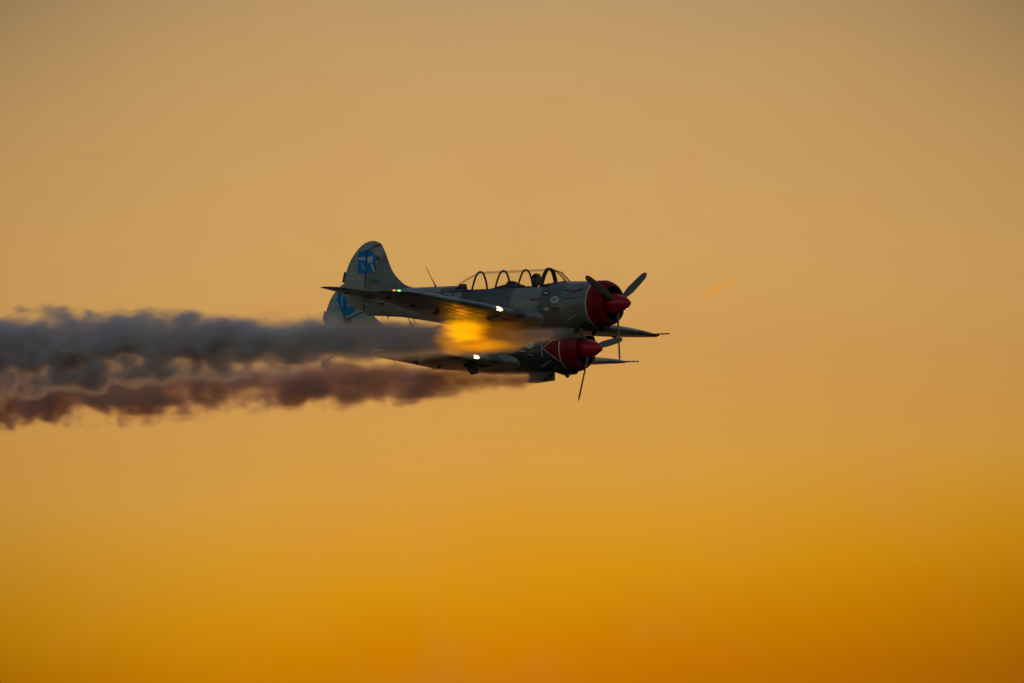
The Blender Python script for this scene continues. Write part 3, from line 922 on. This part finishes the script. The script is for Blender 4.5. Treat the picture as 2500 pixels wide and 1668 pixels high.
        decal('badge_mark', ribbon([(-1.70, 0.075), (-1.65, 0.082), (-1.60, 0.075)], 0.010), M['ink'], b2, off=0.009)
        decal('badge_mark', ribbon([(-1.70, 0.045), (-1.65, 0.056), (-1.60, 0.045)], 0.010), M['ink'], b2, off=0.009)
        decal('white_lettering', ribbon([(-1.96, 0.055), (-1.81, 0.058)], 0.024), M['pale'], root)
        decal('white_lettering', ribbon([(-1.96, -0.053), (-1.78, -0.060)], 0.024), M['pale'], root)
        decal('white_lettering', ribbon([(-1.73, -0.145), (-1.705, -0.125), (-1.69, -0.145)], 0.010), M['pale'], root)
        decal('white_lettering', ribbon([(-1.67, -0.145), (-1.56, -0.147)], 0.014), M['pale'], root)
        em = decal('fin_emblem', [(-7.370, 1.370), (-7.000, 1.370), (-6.850, 1.050), (-6.930, 0.870), (-7.070, 0.790), (-7.250, 0.810), (-7.350, 0.990), (-7.430, 1.130), (-7.420, 1.210)], M['blue'], root, ysurf=finy, off=0.004, sub=0.06)
        decal('emblem_fade', [(-7.320, 0.970), (-7.070, 0.950), (-6.970, 0.870), (-7.070, 0.780), (-7.250, 0.770)], M['cyan'], em, ysurf=finy, off=0.006, sub=0.06)
        decal('emblem_blade', ribbon([(-7.240, 1.270), (-7.275, 1.150), (-7.270, 1.050), (-7.250, 0.990)], 0.028), M['pale'], em, ysurf=finy, off=0.009, sub=0.06)
        decal('emblem_blade', ribbon([(-7.110, 1.030), (-7.040, 0.975)], 0.02), M['pale'], em, ysurf=finy, off=0.009, sub=0.06)
    return root


def place(root, r1, r2, px, py, scale):
    """attitude from the directions of the aircraft's axes seen from the ground observer, at the range that gives SCALE (pixels per metre)"""
    a = Vector(r1).normalized()
    b = Vector(r2)
    b = (b - a * b.dot(a)).normalized()
    c = a.cross(b)
    Rm = Matrix((a, b, c)).to_4x4()
    f = LENS / 36.0 * 2500.0
    D = f / scale
    loc = Vector(((px - 1250) / scale, (834 - py) / scale, -D))
    root.matrix_world = CAM @ Matrix.Translation(loc) @ Rm
    return root


plane1 = make_aeroplane(1, (52, -68, 172))
tag(plane1, 'upper aeroplane in grey camouflage with red nose and blue propeller emblem on its fin', 'aeroplane', 'aeroplanes flying in formation')
place(plane1, (91, 71, 5.1), (3, -12.1, 115), 1540, 740, 115.5)
plane2 = make_aeroplane(2, (78, -42, 198))
tag(plane2, 'lower charcoal aeroplane with white edged red arrow behind its red cowling', 'aeroplane', 'aeroplanes flying in formation')
place(plane2, (91, 70, 1.5), (1, -3.3, 115), 1471, 851, 111.0)


# ------------------------------------------------------------------ pilot
def make_pilot(label):
    root = bpy.data.objects.new('person', None)
    col.objects.link(root)
    J = [((0, 0, 0), .13, .17), ((0.02, 0, .22), .13, .18), ((0.03, 0, .42), .12, .17), ((0.03, 0, .53), .065, .075), ((0.06, 0, .66), .055, .055),
         ((0.04, .18, .49), .065, .065), ((0.12, .22, .24), .048, .05), ((0.32, .16, .12), .035, .037), ((0.40, .13, .12), .028, .03),
         ((0.04, -.18, .49), .065, .065), ((0.12, -.22, .24), .048, .05), ((0.32, -.16, .12), .035, .037), ((0.40, -.13, .12), .028, .03),
         ((0.22, .10, -.04), .085, .085), ((0.48, .12, .04), .06, .06), ((0.62, .12, -.28), .045, .05),
         ((0.22, -.10, -.04), .085, .085), ((0.48, -.12, .04), .06, .06), ((0.62, -.12, -.28), .045, .05)]
    E = [(0, 1), (1, 2), (2, 3), (3, 4), (2, 5), (5, 6), (6, 7), (7, 8), (2, 9), (9, 10), (10, 11), (11, 12), (0, 13), (13, 14), (14, 15), (0, 16), (16, 17), (17, 18)]
    me = bpy.data.meshes.new('body')
    me.from_pydata([j[0] for j in J], E, [])
    ob = bpy.data.objects.new('body', me)
    col.objects.link(ob)
    ob.parent = root
    sk = ob.modifiers.new('skin', 'SKIN')
    for i, j in enumerate(J):
        me.skin_vertices[0].data[i].radius = (j[1], j[2])
    me.skin_vertices[0].data[0].use_root = True
    sk.use_smooth_shade = True
    sb = ob.modifiers.new('smooth', 'SUBSURF')
    sb.levels = sb.render_levels = 1
    me.materials.append(M['cloth'])
    # head with brow, nose, lips and chin
    V, F = [], []
    nz_, na = 18, 24
    for i in range(nz_ + 1):
        t = i / nz_
        z = -0.13 + 0.25 * t
        rr = math.sqrt(max(0.0, 1 - ((z + 0.0) / 0.13) ** 2 if z > 0 else 1 - (z / 0.135) ** 2))
        rr = rr ** 0.8 if z > 0 else rr ** 0.9
        for k in range(na):
            a = 2 * math.pi * k / na
            fx, fy = math.cos(a), math.sin(a)
            x = 0.098 * rr * fx
            y = 0.077 * rr * fy * (1 if z > -0.03 else 1 + (z + 0.03) * 2.2)
            if fx > 0.85:
                x += 0.022 * max(0, 1 - abs(z + 0.02) / 0.035) * (fx - 0.85) / 0.15          # nose
                x += 0.007 * max(0, 1 - abs(z + 0.068) / 0.014)                            # lips
                x += 0.008 * max(0, 1 - abs(z + 0.108) / 0.025)                            # chin
                x += 0.005 * max(0, 1 - abs(z - 0.028) / 0.015)                            # brow
            if abs(abs(math.degrees(math.atan2(fy, fx))) - 22) < 9 and abs(z - 0.005) < 0.014:
                x -= 0.008
            V.append((x, y, z))
    F = [(i * na + k, i * na + (k + 1) % na, (i + 1) * na + (k + 1) % na, (i + 1) * na + k) for i in range(nz_) for k in range(na)]
    hd = mesh_obj('head', [Vector(v_) * 1.02 + Vector((0.070, 0, .700)) for v_ in V], F, M['skin'], root, 60)
    cap = [[Vector((0.052, 0, .715)) + Vector((0.116 * math.sin(b) * math.cos(a) - 0.006, 0.092 * math.sin(b) * math.sin(a), 0.118 * math.cos(b))) for a in [2 * math.pi * k / 20 for k in range(20)]] for b in [0.02, 0.3, 0.6, 0.9, 1.2, 1.45, 1.6]]
    V, F = loft_vf(cap, caps=False)
    mesh_obj('cap', V, F, M['hair'], root, 60)
    for s in (-1, 1):
        rings = [[(0.045 + r * math.cos(a), s * yy, .68 + 1.2 * r * math.sin(a)) for a in [2 * math.pi * k / 16 for k in range(16)]] for yy, r in ((0.085, 0.035), (0.10, 0.038), (0.118, 0.03), (0.122, 0.0))]
        V, F = loft_vf(rings, caps=False)
        mesh_obj('headset_cup', V, F, M['headset'], root, 50)
        # hand: palm, four fingers and a thumb closed on the stick
        hv, hf = [], []
        base = Vector((0.42, s * 0.125, 0.12))
        def addt(pts, rad):
            v_, f_ = tube_vf([base + Vector(p) for p in pts], rad, 6)
            hf.extend([tuple(i + len(hv) for i in f) for f in f_])
            hv.extend(v_)
        addt([(-0.03, 0, 0), (0.0, 0, 0.0), (0.03, 0, -0.005)], [0.028, 0.036, 0.030])
        for q in range(4):
            zz = 0.024 - 0.016 * q
            ln = (0.9, 1.0, 0.95, 0.78)[q]
            addt([(0.02, s * 0.02, zz), (0.055 * ln, s * 0.018, zz), (0.072 * ln, -s * 0.004, zz - 0.003), (0.055 * ln, -s * 0.024, zz - 0.004)], [0.009, 0.009, 0.008, 0.007])
        addt([(-0.005, -s * 0.02, 0.02), (0.022, -s * 0.034, 0.03), (0.045, -s * 0.03, 0.022)], [0.011, 0.010, 0.008])
        mesh_obj('hand', hv, hf, M['skin'], root, 60)
    tag(root, label, 'person')
    return root


pilot = make_pilot('pilot in dark cap and headset sitting in the front cockpit of the upper aeroplane')
pilot.matrix_world = plane1.matrix_world @ Matrix.Translation((-2.64, 0, -0.125)) @ Matrix.Rotation(R(2), 4, 'Y')


# ------------------------------------------------------------------ smoke trails
def smoke_trail(name, label, L, origin, direction, centre, radius, dens, colr, step, seed, streak=0.62, absorb=None, flick=0.55, aniso=0.35, akey=0.0, early=0.40, tongue=0.32):
    """closed lumpy hull round the trail, filled with a drifting, uneven density.
    centre: (t, z, y) rows; radius: (t, r) rows; t from 0 at the aircraft to 1."""
    def lerp(tab, t):
        for p, q in zip(tab, tab[1:]):
            if p[0] <= t <= q[0]:
                f = (t - p[0]) / (q[0] - p[0])
                return [a + (b - a) * f for a, b in zip(p[1:], q[1:])]
        return list(tab[-1][1:])
    rings = []
    ns, na = 70, 16
    for i in range(ns + 1):
        t = i / ns
        zc, yc = lerp(centre, t)
        r = lerp(radius, t)[0] * 1.75
        ring = []
        for k in range(na):
            a = 2 * math.pi * k / na
            ring.append((t * L, yc + r * math.cos(a), zc + r * math.sin(a)))
        rings.append(ring)
    V, F = loft_vf(rings)
    m = bpy.data.materials.new(name)
    m.use_nodes = True
    t_ = NT(m.node_tree)
    tc = t_.n('ShaderNodeTexCoord').outputs['Object']
    s = t_.n('ShaderNodeSeparateXYZ', inp={0: tc})
    X, Y, Z = s.outputs
    t = t_.m('DIVIDE', X, L)
    zmin, zmax = min(c[1] for c in centre) - 0.5, max(c[1] for c in centre) + 0.5
    ymin, ymax = min(c[2] for c in centre) - 0.5, max(c[2] for c in centre) + 0.5
    zc = t_.ramp(t, [(c[0], ((c[1] - zmin) / (zmax - zmin),) * 3) for c in centre])
    zc = t_.rng(zc, 0, 1, zmin, zmax, 'LINEAR')
    yc = t_.ramp(t, [(c[0], ((c[2] - ymin) / (ymax - ymin),) * 3) for c in centre])
    yc = t_.rng(yc, 0, 1, ymin, ymax, 'LINEAR')
    rr = t_.ramp(t, [(c[0], (c[1],) * 3) for c in radius])
    # turbulence: big lumps, then curls, drawn out along the flight path
    off = t_.n('ShaderNodeVectorMath', operation='ADD', inp={0: tc, 1: (seed, seed * 1.7, -seed)})
    mp = t_.n('ShaderNodeMapping', inp={0: off.outputs[0], 'Scale': (streak, 1.0, 1.0)})
    big = t_.n('ShaderNodeTexNoise', inp={'Vector': mp.outputs[0], 'Scale': 1.8, 'Detail': 2.5, 'Roughness': 0.5})
    bs = t_.n('ShaderNodeSeparateColor', inp={0: big.outputs['Color']})
    amp = t_.m('MULTIPLY', rr, t_.rng(t, 0.25, 0.70, early, 2.6, 'LINEAR'))
    amp = t_.m('MULTIPLY', amp, t_.rng(t_.m('SUBTRACT', Z, zc), -0.25, 0.15, 1.5, 0.8))
    oz = t_.m('MULTIPLY', t_.m('SUBTRACT', bs.outputs[0], 0.5), amp)
    oy = t_.m('MULTIPLY', t_.m('SUBTRACT', bs.outputs[1], 0.5), amp)
    dz_ = t_.m('ADD', t_.m('SUBTRACT', Z, zc), oz)
    # heavier smoke sinks in pointed tongues along the lower edge
    mpr = t_.n('ShaderNodeMapping', inp={0: off.outputs[0], 'Scale': (1.0, 0.25, 0.12)})
    rn = t_.noise(mpr.outputs[0], 1.35, 1.0, 0.4)
    ridge = t_.m('SUBTRACT', 1.0, t_.m('MULTIPLY', t_.m('ABSOLUTE', t_.m('SUBTRACT', rn, 0.5)), 8.0), clamp=True)
    sink = t_.m('MULTIPLY', t_.m('MULTIPLY', ridge, t_.rng(t_.m('SUBTRACT', Z, zc), -0.35, 0.0, 1.0, 0.0)), t_.m('MULTIPLY', rr, t_.rng(t, tongue, tongue + 0.28, 0.0, 0.70)))
    dz_ = t_.m('ADD', dz_, sink)
    dy_ = t_.m('ADD', t_.m('SUBTRACT', Y, yc), oy)
    d = t_.m('DIVIDE', t_.m('SQRT', t_.m('ADD', t_.m('MULTIPLY', dz_, dz_), t_.m('MULTIPLY', dy_, dy_))), rr)
    mpf = t_.n('ShaderNodeMapping', inp={0: off.outputs[0], 'Scale': (0.30, 1.0, 1.15)})
    fine = t_.noise(mpf.outputs[0], 4.6, 4.0, 0.6)
    d = t_.m('ADD', d, t_.m('MULTIPLY', t_.m('SUBTRACT', fine, 0.5), 1.1))
    body = t_.rng(d, 0.10, 1.22, 1.0, 0.0)
    body = t_.m('POWER', body, 1.4)
    lump = t_.rng(bs.outputs[2], 0.36, 0.62, 1 - flick, 1.0)
    dn = t_.m('MULTIPLY', t_.m('MULTIPLY', body, lump), t_.m('MULTIPLY', t_.rng(t, 0.0, 0.03, 0.0, 1.0), t_.rng(t, 0.02, 0.12, dens * 0.9, dens, 'LINEAR')))
    # fade to nothing before the hull's own skin
    hull = t_.m('DIVIDE', t_.m('SQRT', t_.m('ADD', t_.m('POWER', t_.m('ABSOLUTE', t_.m('SUBTRACT', Z, zc)), 2.0), t_.m('POWER', t_.m('ABSOLUTE', t_.m('SUBTRACT', Y, yc)), 2.0))), rr)
    dn = t_.m('MULTIPLY', dn, t_.rng(hull, 1.2, 1.68, 1.0, 0.0))
    pv = t_.n('ShaderNodeVolumePrincipled', inp={'Color': (*colr, 1), 'Density': dn, 'Anisotropy': aniso})
    # what passes through the smoke comes out redder
    va = t_.n('ShaderNodeVolumeAbsorption', inp={'Color': (*absorb, 1), 'Density': t_.m('MULTIPLY', dn, akey)})
    sm = t_.n('ShaderNodeAddShader', inp={0: pv.outputs[0], 1: va.outputs[0]})
    t_.n('ShaderNodeOutputMaterial', inp={'Volume': sm.outputs[0]})
    m.cycles.volume_step_rate = step
    o = mesh_obj(name, V, F, m, None, 60)
    dirv = Vector(direction).normalized()
    z = Vector((0, 0, 1))
    y = z.cross(dirv).normalized()
    z = dirv.cross(y)
    o.matrix_world = Matrix.Translation(origin) @ Matrix((dirv, y, z)).transposed().to_4x4()
    tag(o, label, 'smoke trail', 'smoke trails behind the aeroplanes')
    return o


A1 = plane1.matrix_world
A2 = plane2.matrix_world
org1 = A1 @ Vector((-1.15, -0.40, -0.62))
dir1 = A1.to_3x3() @ Vector((-1, 0, 0.02))
# offsets below are metres above/below the straight line behind the nozzle
smoke_trail('smoke_trail', 'thick blue grey smoke trail streaming back beneath the upper aeroplane and across the lower tail', 18.5, org1, dir1,
            [(0.0, 0.02, 0), (0.05, -0.06, -0.03), (0.12, -0.12, -0.05), (0.25, -0.14, 0), (0.40, -0.19, 0), (0.55, -0.17, 0), (0.75, -0.25, 0), (1.0, -0.38, 0)],
            [(0.0, 0.09), (0.05, 0.19), (0.12, 0.36), (0.25, 0.43), (0.38, 0.53), (0.5, 0.60), (0.7, 0.68), (1.0, 0.72)],
            17.0, (0.92, 0.90, 0.915), 0.10, 7.3, flick=0.6, aniso=0.45, absorb=(1.0, 0.62, 0.40), akey=0.06)
org2 = A2 @ Vector((-1.15, -0.30, -0.55))
dir2 = A2.to_3x3() @ Vector((-1, 0, 0.01))
smoke_trail('smoke_trail', 'thinner brown violet smoke trail lit orange along its lower edge under the lower aeroplane', 19.0, org2, dir2,
            [(0.0, 0.0, 0), (0.05, -0.12, 0), (0.10, -0.17, 0), (0.25, -0.19, 0), (0.4, -0.22, 0), (0.55, -0.32, 0), (0.7, -0.40, 0), (0.85, -0.50, 0), (1.0, -0.60, 0)],
            [(0.0, 0.10), (0.06, 0.26), (0.12, 0.36), (0.25, 0.43), (0.4, 0.46), (0.6, 0.58), (0.8, 0.68), (1.0, 0.76)],
            9.5, (0.93, 0.84, 0.82), 0.10, 15.5, flick=0.45, aniso=0.52, absorb=(1.0, 0.50, 0.10), akey=0.17, early=1.5, tongue=0.06)

# ------------------------------------------------------------------ yellow glow in the smoke, an added emitting volume with no known source
def smoke_glow():
    L = 3.0
    rings = []
    for i in range(25):
        t = i / 24
        r = 0.50 * math.sin(math.pi * min(1, max(0.0, t * 0.98 + 0.01))) ** 0.35
        rings.append([(t * L, r * math.cos(a), r * 0.9 * math.sin(a)) for a in [2 * math.pi * k / 20 for k in range(20)]])
    V, F = loft_vf(rings)
    m = bpy.data.materials.new('smoke_glow')
    m.use_nodes = True
    t = NT(m.node_tree)
    tc = t.n('ShaderNodeTexCoord').outputs['Object']
    X, Y, Z = t.n('ShaderNodeSeparateXYZ', inp={0: tc}).outputs
    mp = t.n('ShaderNodeMapping', inp={0: tc, 'Scale': (0.40, 1.0, 2.0)})
    nz = t.noise(mp.outputs[0], 3.0, 3.0, 0.55)
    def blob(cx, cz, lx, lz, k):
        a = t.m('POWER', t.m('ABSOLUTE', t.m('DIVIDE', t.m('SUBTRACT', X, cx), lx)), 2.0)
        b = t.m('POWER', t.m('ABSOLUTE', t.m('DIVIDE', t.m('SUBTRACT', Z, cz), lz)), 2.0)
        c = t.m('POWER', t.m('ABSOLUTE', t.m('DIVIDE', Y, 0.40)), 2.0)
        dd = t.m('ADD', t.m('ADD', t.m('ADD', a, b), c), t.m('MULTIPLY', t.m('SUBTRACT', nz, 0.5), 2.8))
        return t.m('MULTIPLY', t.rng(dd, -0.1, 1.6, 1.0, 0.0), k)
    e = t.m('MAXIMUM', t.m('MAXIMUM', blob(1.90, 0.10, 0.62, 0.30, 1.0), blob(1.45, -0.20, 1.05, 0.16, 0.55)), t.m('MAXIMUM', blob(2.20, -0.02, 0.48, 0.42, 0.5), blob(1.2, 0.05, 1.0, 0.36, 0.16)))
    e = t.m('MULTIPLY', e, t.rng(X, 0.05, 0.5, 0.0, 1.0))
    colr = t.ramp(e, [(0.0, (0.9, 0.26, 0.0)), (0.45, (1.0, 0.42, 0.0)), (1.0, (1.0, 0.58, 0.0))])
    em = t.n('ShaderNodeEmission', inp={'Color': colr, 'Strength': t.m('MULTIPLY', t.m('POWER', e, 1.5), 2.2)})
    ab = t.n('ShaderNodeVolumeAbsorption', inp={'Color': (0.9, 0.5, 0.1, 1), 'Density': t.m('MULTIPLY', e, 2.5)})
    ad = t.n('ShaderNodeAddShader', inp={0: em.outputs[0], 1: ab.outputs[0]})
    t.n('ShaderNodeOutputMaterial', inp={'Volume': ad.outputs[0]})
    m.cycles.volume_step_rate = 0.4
    o = mesh_obj('smoke_glow', V, F, m, None, 60)
    tag(o, 'added yellow glow in the smoke between the two aeroplanes', 'smoke_glow')
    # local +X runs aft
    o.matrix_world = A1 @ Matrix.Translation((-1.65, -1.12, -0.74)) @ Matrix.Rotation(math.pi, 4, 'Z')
    ld = bpy.data.lights.new('added_glow_light', 'POINT')  # point light added inside the glow to warm the wing underside
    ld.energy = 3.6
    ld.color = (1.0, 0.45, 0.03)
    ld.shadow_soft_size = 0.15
    lo = bpy.data.objects.new('added_glow_light', ld)
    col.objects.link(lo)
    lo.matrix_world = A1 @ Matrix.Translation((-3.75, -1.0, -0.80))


smoke_glow()

# ------------------------------------------------------------------ ground far below, out of frame
def ground():
    m = bpy.data.materials.new('airfield_grass')
    m.use_nodes = True
    t = NT(m.node_tree)
    tc = t.n('ShaderNodeTexCoord').outputs['Object']
    f = t.noise(tc, 0.05, 6.0, 0.6)
    c = t.ramp(f, [(0.3, (0.035, 0.045, 0.018)), (0.7, (0.07, 0.065, 0.03))])
    p = t.n('ShaderNodeBsdfPrincipled', inp={'Base Color': c, 'Roughness': 0.9})
    t.n('ShaderNodeOutputMaterial', inp={'Surface': p.outputs[0]})
    n = 64
    V = [(0, 0, 0)] + [(6000 * math.cos(2 * math.pi * k / n), 6000 * math.sin(2 * math.pi * k / n), 0) for k in range(n)]
    F = [(0, k + 1, (k + 1) % n + 1) for k in range(n)]
    o = mesh_obj('ground', V, F, m, None, 0)
    tag(o, kind='structure')


ground()
